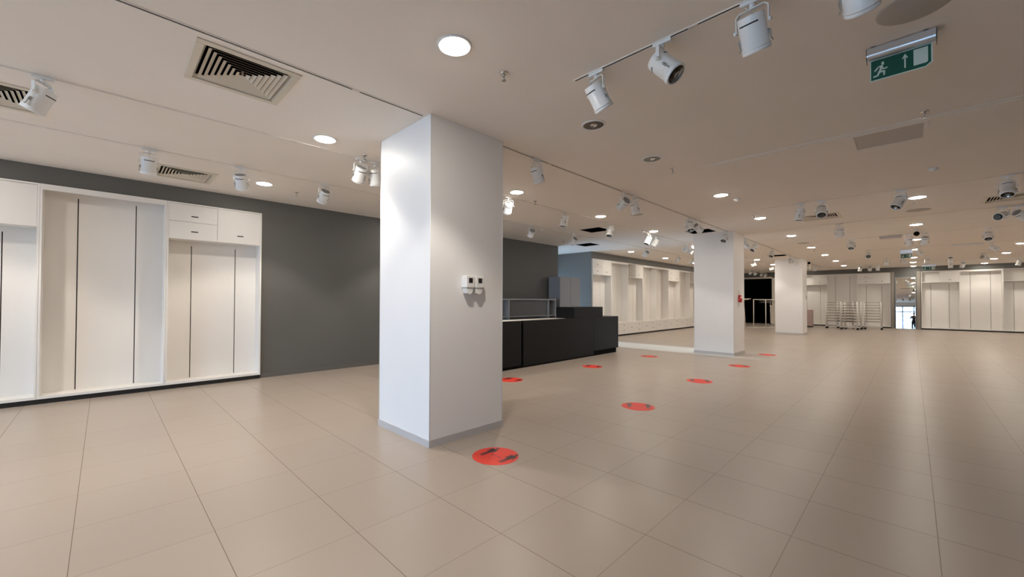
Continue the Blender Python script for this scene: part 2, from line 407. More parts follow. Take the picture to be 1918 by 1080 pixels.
# mirror leaning back slightly between the far cabinets
t = thing('wall_mirror', 'tall mirror on the far wall reflecting the bright shop front', 'mirror', (XF-0.085, -0.86, 0.0))
bm = new(); box(bm, 0, 0.012, -0.345, 0.345, 0.02, 2.58); g = obj('mirror_glass', bm, mirror, t)
bm = new()
for a in ((-0.375, -0.345), (0.345, 0.375)): box(bm, -0.006, 0.02, a[0], a[1], 0.0, 2.62)
box(bm, -0.006, 0.02, -0.345, 0.345, 2.58, 2.62); box(bm, -0.006, 0.02, -0.345, 0.345, 0.0, 0.02)
obj('mirror_frame', bm, m_mid_grey, t)
t.rotation_euler = (0, 0.0256, 0)
bm = new(); box(bm, XF-0.012, XF, -1.39, -1.26, 0, 2.9); box(bm, XF-0.012, XF, -0.46, -0.34, 0, 2.9); struct('trim_3', bm, mat('greige_panel', (0.30, 0.27, 0.23), 0.5))

# ------------------------------------------------------------------ counter
YD = 4.45; YD1 = 5.15
t = thing('sales_counter', 'long black sales counter behind the near pillar', 'counter', (6.4, YD, 0))
def cb(name, x0, x1, y0, y1, z0, z1, m=m_black, bevel=0.002):
    bm = new(); box(bm, x0-6.4, x1-6.4, y0-YD, y1-YD, z0, z1); return obj(name, bm, m, t, bevel=bevel)
cb('front_panel', 3.4, 5.58, YD, YD+0.03, 0.06, 0.955)
cb('front_panel', 5.64, 8.235, YD, YD+0.03, 0.03, 0.955)
cb('front_panel', 8.241, 9.37, YD, YD+0.03, 0.12, 0.955)
cb('side_panel', 9.37, 9.44, YD, YD1, 0.12, 0.957); cb('side_panel', 3.36, 3.40, YD, YD1, 0.0, 0.955)
cb('plinth', 3.42, 9.33, YD+0.012, YD1-0.04, 0.0, 0.06, m_blackm); cb('plinth', 8.2, 9.36, YD+0.02, YD1-0.03, 0.0, 0.12, m_blackm)
cb('divider', 5.58, 5.64, YD+0.05, YD+0.1, 0.0, 0.95, m_blackm)
cb('worktop', 3.40, 9.37, YD+0.03, YD+0.10, 0.93, 0.955)
cb('back_panel', 3.40, 9.37, YD1-0.03, YD1, 0.06, 0.955)
cb('worktop_inset', 3.40, 7.42, YD+0.10, YD1-0.03, 0.90, 0.945, m_lam)
cb('worktop', 8.70, 9.37, YD+0.10, YD1-0.03, 0.93, 0.955)
cb('raised_box', 7.43, 8.69, YD+0.02, YD+0.55, 0.955, 1.215, m_black, 0.004)
cb('raised_box_base', 7.43, 8.69, YD+0.55, YD1-0.03, 0.90, 0.955, m_black)

# back counter along the wall behind it
t = thing('back_counter', 'grey-white back counter with dark openings, standing behind the black counter', 'counter', (7.9, 6.25, 0))
bm = new(); x0, x1, y0, y1 = -1.6, 1.15, 0.0, 0.45
box(bm, x0, x1, y0, y1, 1.38, 1.42); box(bm, x0, x1, y1-0.02, y1, 0.06, 1.38)
for x in (x0, -0.84, 0.80, 1.12): box(bm, x, x+0.03, y0, y1, 0.06, 1.38)
for z in (0.06, 0.5, 0.93): box(bm, x0, x1, y0+0.01, y1-0.02, z, z+0.02)
obj('carcass', bm, mat('back_counter_grey', (0.36, 0.36, 0.36), 0.5), t)
bm = new(); box(bm, -0.81, 0.80, 0.05, 0.06, 0.95, 1.38); obj('dark_panel', bm, m_dark_grey, t)
bm = new(); box(bm, x0, x1, 0.03, 0.43, 0, 0.06); obj('plinth', bm, m_slit, t)
t = thing('tall_cupboard', 'tall grey cupboard behind the black counter, in front of the daylit passage', 'cupboard', (10.06, 6.42, 0))
bm = new(); box(bm, -0.62, 0.46, 0, 0.42, 0.07, 2.10); obj('body', bm, m_mid_grey, t, bevel=0.004)
for a, b in ((-0.615, -0.085), (-0.075, 0.455)):
    bm = new(); box(bm, a, b, -0.018, 0.0, 0.09, 2.09); d = obj('door', bm, m_mid_grey, t)
    bm = new(); s = b-0.05 if a < -0.3 else a+0.05; box(bm, s-0.008, s+0.008, -0.035, -0.018, 1.0, 1.18); obj('handle', bm, m_chrome, d)
bm = new(); box(bm, -0.60, 0.44, 0.02, 0.40, 0, 0.07); obj('plinth', bm, m_slit, t)

# ------------------------------------------------------------------ hand sanitiser dispensers on the near pillar
def dispenser(x, label):
    t = thing('soap_dispenser', label, 'dispenser', (x, 2.045, 1.43), group='dispensers on the near pillar')
    bm = new(); box(bm, -0.052, 0.052, -0.085, -0.001, 0.065, 0.185); obj('housing', bm, m_plast, t, bevel=0.008)
    bm = new(); box(bm, -0.024, 0.024, -0.088, -0.084, 0.115, 0.162); obj('window', bm, m_ink, t)
    bm = new(); prism(bm, [(-0.045, 0.065), (0.045, 0.065), (0.032, 0.012), (0.0, 0.0), (-0.032, 0.012)], lambda u, v, s: (u, s, v), -0.075, -0.004); obj('nozzle', bm, m_plast, t, bevel=0.003)
    return t
dispenser(2.115, 'white dispenser on the near pillar, left one of the pair'); dispenser(2.24, 'white dispenser on the near pillar, right one of the pair')
# red alarm + tag on middle pillar
t = thing('fire_alarm_button', 'red fire alarm device on the side of the middle pillar', 'alarm', (11.25, 2.035, 1.40))
bm = new(); lathe(bm, [(0, -0.07), (0.055, -0.065), (0.065, -0.03), (0.065, -0.001)], 20, 'y', c=(0, 0, 0)); obj('body', bm, m_redp, t)
bm = new(); box(bm, -0.05, 0.05, -0.05, -0.001, 0.07, 0.13); obj('base_box', bm, m_redp, t, bevel=0.004)
bm = new(); tube(bm, [(-0.03, -0.03, -0.05), (-0.045, -0.02, -0.14), (-0.06, -0.004, -0.2)], 0.006, 6); obj('cable', bm, m_plast, t)
bm = new(); box(bm, 11.20, 11.31, 2.021, 2.034, 1.57, 1.66)
tag(obj('wall_plate', bm, m_plast, bevel=0.003), 'small white plate above the red alarm on the middle pillar', 'plate')
t = thing('wall_thermostat', 'small white control box on the farthest pillar', 'thermostat', (20.6, 2.03, 1.53))
bm = new(); box(bm, -0.09, 0.09, -0.03, -0.001, -0.07, 0.07); obj('housing', bm, m_plast, t, bevel=0.004)
bm = new(); box(bm, -0.05, 0.05, -0.033, -0.03, -0.02, 0.045); obj('display', bm, m_mid_grey, t)

# ------------------------------------------------------------------ ceiling tracks
def track(name_label, x0, y0, x1, y1):
    L = math.hypot(x1-x0, y1-y0); a = math.atan2(y1-y0, x1-x0)
    t = thing('ceiling_track', name_label, 'light track', (x0, y0, H), a, 'lighting tracks in the ceiling')
    bm = new(); w = 0.017; h = -0.006; g = 0.009 if (abs(y0-2.14) < 0.01 or abs(x0-2.18) < 0.01) else 0.005
    box(bm, 0, L, -w, -g, h, -0.0005); box(bm, 0, L, g, w, h, -0.0005); box(bm, 0, L, -g, g, -0.0015, -0.0005, 1)
    box(bm, -0.012, 0, -w, w, h, -0.0005); box(bm, L, L+0.012, -w, w, h, -0.0005)
    obj('rail', bm, [m_ceil, m_slit], t)
    bm = new(); s = 0.9
    while s < L-0.1:
        box(bm, s-0.03, s+0.03, -0.011, 0.011, h-0.001, -0.002); s += 1.9
    obj('joint', bm, m_trackw, t)
    return t
def lens_line(p): return p
track('lengthwise ceiling track that ends at the left side of the near pillar', -7.5, 2.14, 1.66, 2.14)
track('lengthwise ceiling track between the near and the middle pillar', 2.68, 2.14, 10.76, 2.14)
track('lengthwise ceiling track between the middle and the farthest pillar', 11.76, 2.14, 19.86, 2.14)
track('lengthwise ceiling track beyond the farthest pillar', 20.9, 2.14, 26.2, 2.14)
track('long ceiling track midway between the pillars and the grey wall', -7.5, 3.67, 26.2, 3.67)
track('long ceiling track nearest to the grey left wall', -7.5, 5.10, 28.3, 5.10)
track('crosswise ceiling track with the big spotlights, closest to the camera', 2.18, 0.76, 2.18, -8.4)
track('crosswise ceiling track beside the closed access hatch', 5.08, 0.76, 5.08, -8.4)
track('third crosswise ceiling track from the camera', 8.42, 0.92, 8.42, -8.4)
track('fourth crosswise ceiling track, level with the middle pillar', 11.32, 1.95, 11.32, -8.4)
track('fifth crosswise ceiling track, carrying a grey feed box', 14.45, 0.92, 14.45, -8.4)
track('sixth crosswise ceiling track, carrying a white feed bar', 18.1, 0.92, 18.1, -8.4)
track('second to last crosswise ceiling track toward the far wall', 22.0, 0.92, 22.0, -8.4)
track('last crosswise ceiling track before the far wall', 25.4, 0.92, 25.4, -8.4)
bm = new(); box(bm, 14.40, 14.50, -0.93, -0.50, H-0.075, H-0.010)
tag(obj('track_feed_box', bm, m_smoke, bevel=0.004), 'grey feed box hanging under the fifth crosswise track', 'feed box')
bm = new(); box(bm, 18.06, 18.14, -2.60, -1.95, H-0.055, H-0.010)
tag(obj('track_feed_box', bm, m_plast, bevel=0.004), 'white bar under the sixth crosswise track', 'feed box')

# ------------------------------------------------------------------ spotlights
def make_spot(label, group):
    t = thing('track_spotlight', label, 'spotlight', (0, 0, H), 0, group)
    z0 = -0.0065
    bm = new(); box(bm, -0.062, 0.062, -0.013, 0.013, z0-0.024, z0); lathe(bm, [(0, z0-0.055), (0.016, z0-0.055), (0.016, z0-0.028)], 12); ad = obj('track_adaptor', bm, m_lampw, t, bevel=0.002)
    # yoke, axis along local y
    bm = new(); w = 0.084; th = 0.003
    pts = [(-w, -0.168), (-w, -0.080), (-w+0.02, -0.062), (w-0.02, -0.062), (w, -0.080), (w, -0.168)]
    for (a, za), (b, zb) in zip(pts, pts[1:]):
        d = Vector((b-a, zb-za)).normalized(); n = Vector((-d.y, d.x))*th
        q = [(a+n.x, za+n.y), (b+n.x, zb+n.y), (b-n.x, zb-n.y), (a-n.x, za-n.y)]
        prism(bm, q, lambda u, v, s: (s, u, v), -0.011, 0.011)
    for s in (-1, 1): lathe(bm, [(0, 0), (0.012, 0), (0.012, 0.014), (0, 0.014)], 10, 'y', c=(0, s*w - (0.014 if s < 0 else 0), -0.163))
    obj('yoke', bm, m_lampw, t)
    # housing: axis -z, origin at pivot
    R = 0.070
    bm = new()
    lathe(bm, [(0, 0.042), (R-0.008, 0.042), (R-0.006, 0.058), (R-0.002, 0.059), (R, 0.054), (R, -0.108), (R+0.005, -0.110), (R+0.005, -0.118), (R+0.001, -0.120), (R+0.004, -0.123), (R+0.004, -0.138), (R-0.004, -0.143), (R-0.010, -0.139)], 32)
    h = obj('housing', bm, m_lampw, t, loc=(0, 0, -0.163))
    bm = new(); lathe(bm, [(0, 0.050), (R-0.010, 0.050), (R-0.010, 0.0425)], 24); box(bm, -0.03, 0.03, -0.055, -0.02, 0.050, 0.056)
    obj('rear_plate', bm, m_lampg, h)
    bm = new()
    for s in (0, math.pi):
        n = 10; A = [s-0.75+1.5*k/n for k in range(n+1)]
        for a, b in zip(A, A[1:]):
            q = [(math.cos(a), math.sin(a)), (math.cos(b), math.sin(b))]
            r1, r0 = R+0.0008, R-0.004
            vs = [bm.verts.new((q[i][0]*r, q[i][1]*r, z)) for i in (0, 1) for r in (r0, r1) for z in (0.013, 0.021)]
            for f in ((0, 1, 3, 2), (4, 6, 7, 5), (0, 4, 5, 1), (2, 3, 7, 6), (0, 2, 6, 4), (1, 5, 7, 3)): bm.faces.new([vs[i] for i in f])
    obj('vent_slot', bm, m_slit, h)
    bm = new(); lathe(bm, [(R-0.006, -0.136), (R-0.018, -0.085), (0.02, -0.05), (0, -0.048)], 24); obj('reflector', bm, m_refl, h)
    bm = new(); lathe(bm, [(0, -0.128), (R-0.008, -0.128), (R-0.008, -0.131), (0, -0.131)], 24); obj('lens', bm, m_glass, h)
    for s in (-1, 1):
        bm = new(); q = R+0.006
        tube(bm, [(0, s*q, -0.045), (0, s*(q+0.008), -0.06), (0, s*(q+0.004), -0.095), (0, s*(q+0.012), -0.112)], 0.0035, 6)
        box(bm, -0.008, 0.008, s*R-0.004, s*R+0.007, -0.075, -0.045)
        obj('clip', bm, m_lampg, h)
    bm = new(); pts = []
    for k in range(9):
        a = math.pi*k/8; pts.append((0.0-0.05*math.sin(a)-0.01, 0.02*math.cos(a)+0.01, -0.045-0.055*k/8-0.01*math.sin(a)))
    tube(bm, pts, 0.003, 6); obj('cable', bm, m_lampw, t)
    return t
LT2, LT3, LT1 = 'track midway between pillars and grey wall', 'track nearest the grey wall', 'pillar-line track'
SP = [
 (0,-0.85,3.67,-0.4,0.24,-0.88,'white spotlight at far left of the photo, tilted left over a ceiling vent'),
 (0,-0.13,5.10,0.0,0.23,-0.97,'white spotlight hanging straight down left of the smaller square vent'),
 (0,0.79,5.10,0.25,0.46,-0.85,'white spotlight right of the smaller square vent, second on the track by the grey wall'),
 (0,1.77,3.67,0.01,0.63,-0.77,'white spotlight just left of the near pillar, beside a sprinkler'),
 (0,1.96,3.67,0.2,0.19,-0.96,'white spotlight half hidden by the left edge of the near pillar'),
 (1,1.88,5.10,-0.05,0.68,-0.73,'white spotlight tilted to the grey wall, lowest one left of the near pillar'),
 (2,2.18,0.57,0.55,-0.18,-0.82,'big white spotlight at the end of the nearest crosswise track'),
 (2,2.18,0.06,0.04,-0.66,-0.75,'big white spotlight showing its round lens, aimed right'),
 (2,2.18,-0.47,0.49,-0.05,-0.87,'big upright white spotlight cut by the top edge of the photo'),
 (2,2.18,-0.93,0.7,-0.06,-0.72,'big white spotlight at top right, only its lower half in the photo'),
 (0,3.33,2.14,0.36,-0.01,-0.93,'white spotlight pointing down, first one right of the near pillar on the pillar-line track'),
 (0,5.52,2.14,0.37,0.84,-0.4,'white spotlight tipped sideways, left one of a pair midway to the middle pillar'),
 (0,5.85,2.14,0.28,-0.11,-0.95,'white spotlight pointing down, right one of a pair midway to the middle pillar'),
 (0,8.24,2.14,-0.31,-0.27,-0.91,'grey-looking spotlight above the middle pillar left corner, pointing down'),
 (0,8.65,2.14,0.8,-0.28,-0.53,'spotlight above the middle pillar tilted right, partly behind its downward neighbour'),
 (0,10.53,2.14,-0.61,0.1,-0.79,'spotlight hanging in front of the top of the middle pillar'),
 (0,12.27,2.14,0.41,-0.52,-0.75,'spotlight peeking out right of the middle pillar top, tilted right'),
 (0,13.26,2.14,-0.65,0.36,-0.67,'second spotlight right of the middle pillar top, tilted left'),
 (0,15.34,2.14,-0.59,0.11,-0.8,'single pale spotlight halfway between middle and farthest pillar'),
 (0,18.32,2.14,0.08,-0.03,-1.0,'left spotlight of the two in front of the farthest pillar'),
 (0,19.35,2.14,0.13,-0.36,-0.92,'right spotlight of the two in front of the farthest pillar'),
 (0,4.39,3.67,0.45,0.62,-0.65,'brightly lit spotlight touching the right edge of the near pillar'),
 (0,5.97,3.67,-0.17,0.11,-0.98,'spotlight showing its lens from below, above the left end of the counter'),
 (0,7.69,3.67,-0.35,0.0,-0.94,'spotlight right beside the nearest black ceiling opening'),
 (0,9.60,3.67,-0.41,0.24,-0.88,'brilliant white lit spotlight over the right end of the counter'),
 (0,10.06,3.67,-0.09,0.59,-0.8,'cream spotlight just right of the brilliant lit one'),
 (0,12.12,3.67,-0.22,0.75,-0.62,'bluish spotlight at the left edge of the middle pillar, left of two'),
 (0,12.55,3.67,0.08,0.63,-0.77,'bluish spotlight at the left edge of the middle pillar, right of two'),
 (0,6.64,5.10,0.45,0.76,-0.46,'spotlight tilted at the grey wall, first right of the near pillar on the wall-side track'),
 (0,8.33,5.10,0.19,0.84,-0.5,'spotlight tilted at the grey wall, below the nearest black ceiling opening'),
 (0,12.46,5.10,0.37,0.74,-0.56,'pale blue spotlight in front of the dark strip over the first left-wall cabinets'),
 (0,15.11,5.10,0.09,0.79,-0.61,'cream spotlight aimed at the left-wall cabinet with an open cubby'),
 (0,16.44,5.10,-0.18,0.65,-0.74,'cream spotlight half cut by the left outline of the middle pillar'),
 (0,8.42,0.29,-0.02,0.15,-0.99,'grey-lit spotlight on the third crosswise track, leftmost, pointing straight down'),
 (0,8.42,-0.01,-0.63,-0.09,-0.77,'spotlight on the third crosswise track facing the camera in front of a vent'),
 (0,8.42,-0.99,-0.39,0.41,-0.82,'spotlight on the third crosswise track tilted left beside a lit downlight'),
 (0,8.42,-2.04,-0.46,0.06,-0.89,'spotlight on the third crosswise track nearest the right edge of the photo'),
 (0,11.32,0.03,0.12,0.05,-0.99,'single spotlight on the fourth crosswise track, left part, pointing down'),
 (0,11.32,-2.28,-0.85,0.46,-0.24,'left spotlight of the pair on the fourth crosswise track at the right edge'),
 (0,11.32,-2.47,0.6,-0.63,-0.49,'right spotlight of the pair on the fourth crosswise track at the right edge'),
 (0,14.45,0.07,-0.55,0.08,-0.83,'leftmost spotlight on the fifth crosswise track, lens toward the camera'),
 (0,14.45,-1.06,0.1,0.04,-0.99,'white spotlight at the right end of the grey feed box'),
 (0,14.45,-1.34,0.47,0.12,-0.88,'white spotlight right under the hanging black dome camera'),
 (0,14.45,-2.37,-0.59,0.0,-0.8,'rightmost spotlight on the fifth crosswise track'),
 (0,18.1,-0.07,-0.86,-0.03,-0.51,'leftmost spotlight on the sixth crosswise track'),
 (0,18.1,-2.75,-0.04,-0.85,-0.52,'cream spotlight tilted right at the end of the white feed bar'),
 (0,18.1,-1.25,0.06,-0.7,-0.7,'spotlight tilted right beside the small far exit sign'),
 (0,25.4,0.62,0.4,0.28,-0.8,'spotlight in front of the dark strip, leftmost of the cluster above the wire racks'),
 (0,22.0,-0.38,0.06,0.01,-1.0,'small spotlight left of the far exit sign, pointing down'),
 (0,22.0,-0.84,0.17,-0.88,-0.40,'spotlight tipped sideways just below the far exit sign'),
 (0,22.0,-1.51,0.06,0.05,-1.0,'small glaring white spotlight above the mirror'),
 (0,22.0,-2.90,0.71,-0.68,-0.3,'cream spotlight tipped to the right, above the brightest far cabinets'),
 (0,22.0,-2.11,0.56,0.0,-0.83,'small spotlight over the cabinet right of the mirror, upper of two in line'),
 (0,25.4,0.30,0.5,-0.05,-0.8,'middle spotlight of the cluster above the wire racks'),
 (0,25.4,0.02,0.06,-0.04,-1.0,'rightmost spotlight of the cluster above the wire racks'),
 (0,25.4,-2.61,0.52,0.22,-0.83,'spotlight before the dark strip, right of the mirror-side cabinet'),
 (0,25.4,-2.26,0.06,0.01,-1.0,'small spotlight over the cabinet right of the mirror, lower of two in line'),
 (0,25.4,-4.08,0.08,0.28,-0.96,'small spotlight before the dark strip at the right edge of the photo'),
 (0,19.72,3.67,-0.2,0.93,-0.3,'bright sideways spotlight between the middle and farthest pillar, left of two'),
 (0,22.88,3.67,-0.19,0.96,-0.22,'bright sideways spotlight between the middle and farthest pillar, right of two'),
 (0,25.0,5.10,0.45,0.69,-0.56,'leftmost of four dim spotlights above the black doorway'),
 (0,26.0,5.10,0.45,0.7,-0.55,'second from left of four dim spotlights above the black doorway'),
 (0,27.3,5.10,0.71,0.57,-0.4,'third from left of four dim spotlights above the black doorway'),
 (0,28.15,5.10,0.3,0.6,-0.7,'rightmost of four dim spotlights above the black doorway'),
 (0,23.71,2.14,0.05,0.08,-1.0,'small spotlight right of the farthest pillar, under the dark strip'),
 (0,22.01,2.14,0.07,-0.06,-1.0,'small spotlight touching the right outline of the farthest pillar')]
base_spot = None
for s in SP:
    _, x, y, dx, dy, dz, lb = s
    grp = 'big spotlights on the nearest crosswise track' if s[0] == 2 else 'white track spotlights'
    if base_spot is None: t = base_spot = make_spot(lb, grp)
    else: t = dup(base_spot, label=lb, group=grp)
    az = math.atan2(dy, dx); tilt = math.atan2(math.hypot(dx, dy), -dz)
    cross = abs(x-round(x, 2)) < 1 and any(abs(x-c) < 0.01 for c in (2.18, 8.42, 11.32, 14.45, 18.1, 22.0, 25.4)) and y < 1
    ta = math.pi/2 if cross else 0.0
    t.location = (x, y, H); t.rotation_euler = (0, 0, az)
    for c in t.children:
        if c.name.startswith('housing'): c.rotation_euler = (0, -tilt, 0)
        if c.name.startswith('track_adaptor'): c.rotation_euler = (0, 0, ta-az)

# ------------------------------------------------------------------ downlights
def make_down(lit):
    t = thing('ceiling_downlight', 'x', 'downlight', (0, 0, H), 0, None)
    bm = new(); lathe(bm, [(0.098, -0.001), (0.122, -0.001), (0.122, -0.005), (0.112, -0.009), (0.100, -0.008), (0.098, -0.001)], 36); obj('trim_ring', bm, m_lampw, t)
    if lit:
        bm = new(); lathe(bm, [(0, -0.020), (0.05, -0.018), (0.08, -0.012), (0.0985, -0.0015)], 36); obj('lens', bm, m_lens, t)
        l = bpy.data.lights.new('downlight_lamp', 'SPOT'); l.energy = DOWN; l.spot_size = math.radians(108); l.spot_blend = 0.35; l.shadow_soft_size = 0.07; l.color = (1.0, 0.91, 0.81)
        o = bpy.data.objects.new('lamp', l); COL.objects.link(o); o.parent = t; o.location = (0, 0, -0.085)
    else:
        bm = new(); lathe(bm, [(0, -0.002), (0.07, -0.003), (0.0985, -0.006)], 36); obj('reflector', bm, mat('unlit_reflector', (0.16, 0.14, 0.12), 0.3, metal=0.5), t)
        bm = new(); lathe(bm, [(0, -0.012), (0.03, -0.011), (0.036, -0.004)], 20); obj('lamp_bulb', bm, m_chrome, t)
    return t
dl = None
def spot_data(e):
    l = bpy.data.lights.new('downlight_lamp', 'SPOT'); l.energy = e; l.spot_size = math.radians(108); l.spot_blend = 0.35; l.shadow_soft_size = 0.07; l.color = (1.0, 0.91, 0.81)
    return l
dim_lamp, far_lamp = spot_data(DOWN*0.50), spot_data(DOWN*0.34)
LIT = [(1.22,1.09,'large glaring downlight at the top, nearest to the camera'),
 (1.22,3.37,'lit round downlight left of the near pillar, closer to its top'),
 (1.23,5.75,'lit round downlight near the grey wall, left of the near pillar'),
 (4.28,3.37,'lit downlight just right of the near pillar, above a bright spotlight'),
 (6.80,1.10,'lit downlight upper right of the middle pillar, largest one in that part'),
 (6.88,3.42,'lit downlight beside the nearest black ceiling opening'),
 (9.41,3.45,'lit downlight right above the brilliant white spotlight'),
 (12.97,5.92,'small lit downlight in front of the dark strip, left of the pale blue spotlight'),
 (9.40,1.13,'lit downlight right of the middle pillar top with a sprinkler at its left'),
 (12.63,1.15,'lit downlight above the farthest pillar, right of the lengthwise track'),
 (9.26,-1.18,'lit downlight on the right, next to a left-tilted spotlight'),
 (12.68,-1.18,'lit downlight on the right, directly above the hanging black dome camera'),
 (15.95,5.97,'small lit downlight next to the middle pillar outline at left'),
 (15.94,1.18,'first small lit downlight right of the farthest pillar'),
 (18.93,1.19,'second small lit downlight right of the farthest pillar'),
 (25.32,1.23,'smallest lit downlight above the dark strip near the farthest pillar'),
 (22.1,1.2,'third small lit downlight right of the farthest pillar'),
 (15.84,-1.19,'lit downlight between the two spotlights below the hanging camera'),
 (18.9,-1.17,'small lit downlight behind the far exit sign, highest of the row'),
 (22.4,-1.15,'small lit downlight below the far exit sign'),
 (25.2,-1.14,'lit downlight above the mirror, second closest to it'),
 (19.02,-3.39,'lit downlight at the right photo edge, uppermost of three'),
 (22.47,-3.46,'lit downlight near the right photo edge, middle of three'),
 (25.24,-3.43,'lit downlight near the right photo edge, lowest of three'),
 (19.23,3.48,'small lit downlight seen between middle and farthest pillar, left of two'),
 (22.33,3.54,'small lit downlight seen between middle and farthest pillar, right of two'),
 (12.65,3.45,'lit downlight behind the middle pillar'),
 (15.95,3.45,'lit downlight hidden behind the middle pillar'),
 (4.30,5.85,'lit downlight hidden behind the near pillar'),
 (-1.85,1.10,'added fill downlight above and behind the camera'), (-1.85,3.40,'added fill downlight above left of the camera'), (-1.85,5.80,'added fill downlight by the wall left of the view'),  # unseen, continue the downlight grid; added as fill light
 (-4.9,1.10,'added fill downlight behind the camera near the shop front'), (-4.9,3.40,'added fill downlight behind the camera'), (-4.9,5.80,'added fill downlight by the shop front corner'),  # likewise unseen, added for fill from behind the camera
 (27.9,-1.16,'lit downlight right above the mirror, closest to it'), (27.95,-3.4,'lit downlight just before the dark strip, right edge'),(27.9,3.6,'lit downlight before the far wall left of the racks'),
 (12.65,-3.4,'added fill downlight outside the right edge of the view'), (15.9,-3.4,'added fill downlight outside the right edge, second'), (18.9,-5.7,'added fill downlight right of the view'), (22.2,-5.7,'added fill downlight right of the view, farther'), (25.3,-5.7,'added fill downlight right of the view, second farthest'), (27.95,-5.7,'added fill downlight right of the view, farthest'), (15.9,-5.7,'added fill downlight right of the view, nearest'),  # unseen extra downlights, added to brighten the deeper hall
 (25.3,5.97,'lit downlight above the dark doorway side'), (18.9,5.97,'lit downlight over the left-wall cabinets behind the middle pillar'), (22.3,5.97,'lit downlight close to the black doorway')]
for x, y, lb in LIT:
    if dl is None: dl = t = make_down(True)
    else: t = dup(dl)
    t.location = (x, y, H); t['label'] = lb; t['group'] = 'lit round ceiling downlights'
    if x > 5:      # the deeper half of the hall has weaker lamps
        for c in t.children:
            if c.type == 'LIGHT': c.data = dim_lamp if x < 20 else far_lamp
ul = make_down(False); ul.location = (2.99, 1.11, H); ul['label'] = 'unlit round downlight with dark centre below the big spotlights'
u2 = dup(ul); u2.location = (4.33, 1.13, H); u2['label'] = 'unlit white-rimmed downlight with a chrome centre'; 

# ------------------------------------------------------------------ sprinklers, detectors, speakers
def make_sprinkler():
    t = thing('sprinkler', 'x', 'sprinkler', (0, 0, H), 0, 'ceiling sprinklers')
    bm = new(); lathe(bm, [(0, -0.001), (0.034, -0.001), (0.030, -0.007), (0.012, -0.010), (0, -0.010)], 20); obj('escutcheon', bm, m_chrome, t)
    bm = new(); tube(bm, [(0, 0, -0.01), (0, 0, -0.03)], 0.008, 8)
    for s in (-1, 1): tube(bm, [(0.007*s, 0, -0.028), (0.015*s, 0, -0.04), (0.003*s, 0, -0.055)], 0.0025, 6)
    obj('sprinkler_body', bm, m_refl, t)
    bm = new(); lathe(bm, [(0, -0.055), (0.019, -0.055), (0.019, -0.058), (0, -0.058)], 16); obj('deflector', bm, m_refl, t)
    return t
sp0 = None
for x, y, lb in [(1.70,1.09,'chrome sprinkler right of the large glaring downlight'), (1.75,3.53,'sprinkler directly above the spotlights left of the near pillar'),
 (1.75,5.94,'sprinkler above the bare grey wall left of the near pillar'), (4.90,1.11,'sprinkler below the unlit white-rimmed downlight'),
 (4.94,3.54,'sprinkler on the track line right of the near pillar'), (4.90,-1.20,'sprinkler below the near exit sign, beside the hatch'),
 (9.69,-1.14,'sprinkler just above a lit downlight at right'), (9.08,3.59,'sprinkler left of the downlight over the counter end'),
 (9.18,6.08,'sprinkler near the grey wall above the counter'), (9.06,1.16,'sprinkler left of the downlight beside the middle pillar'),
 (13.59,6.23,'small sprinkler under the downlight in front of the dark strip'), (12.93,1.30,'small sprinkler under the downlight above the farthest pillar'),
 (16.86,1.23,'tiny sprinkler right of the farthest pillar, upper'), (20.82,1.19,'tiny sprinkler right of the farthest pillar, lower'), (17.0,6.15,'tiny sprinkler next to the middle pillar outline')]:
    if sp0 is None: sp0 = t = make_sprinkler()
    else: t = dup(sp0)
    t.location = (x, y, H); t['label'] = lb
def disc(name, label, cat, x, y, r, h, m, m2=None, cap=False):
    t = thing(name, label, cat, (x, y, H))
    bm = new(); lathe(bm, [(0, -0.001), (r, -0.001), (r, -h*0.6), (r*0.93, -h), (0, -h)], 32); obj('body', bm, m, t)
    bm = new(); lathe(bm, [(0, -h-0.002), (r*0.45, -h-0.002), (r*0.5, -h+0.0005)], 24) if not cap else lathe(bm, [(0, -h-0.018), (r*0.5, -h-0.014), (r*0.62, -h+0.001)], 24)
    obj('grille' if not cap else 'sensor', bm, m2 or m, t)
disc('ceiling_speaker', 'large round grey ceiling speaker at the top right', 'speaker', 2.93, -1.13, 0.17, 0.006, m_disc)
disc('ceiling_speaker', 'flat round ceiling speaker at right between two lit downlights', 'speaker', 10.64, -1.2, 0.17, 0.006, m_disc)
disc('ceiling_speaker', 'dark flat ceiling speaker above the near black ceiling opening', 'speaker', 7.24, 2.80, 0.12, 0.006, m_disc)
disc('ceiling_speaker', 'small flat ceiling speaker above the farthest pillar', 'speaker', 14.57, 1.18, 0.15, 0.006, m_disc)
for x, y, lb in ((7.26, 0.99, 'white smoke detector right of the lit downlight near the middle pillar'), (7.26, -1.31, 'white smoke detector alone on the right ceiling'), (7.15, 5.02, 'small white smoke detector over the counter near the grey wall')):
    disc('smoke_detector', lb, 'detector', x, y+ (0.22 if y > 5 else 0), 0.05, 0.03, m_plast, m_plast, True)
def dome(label, x, y, z0, wall=False):
    t = thing('security_camera', label, 'camera', (x, y, z0))
    bm = new(); lathe(bm, [(0, 0), (0.035, 0), (0.03, -0.02), (0.015, -0.03), (0.015, -0.05), (0, -0.05)], 16); obj('mount', bm, m_plast, t)
    bm = new(); lathe(bm, [(0, -0.05), (0.03, -0.055), (0.055, -0.09), (0.05, -0.13), (0.025, -0.155), (0, -0.16)], 20); obj('dome', bm, m_blackm, t)
dome('black teardrop dome camera hanging below a lit downlight', 13.6, -1.19, H)
dome('small black dome camera right of the farthest pillar top', 21.2, 2.0, H)

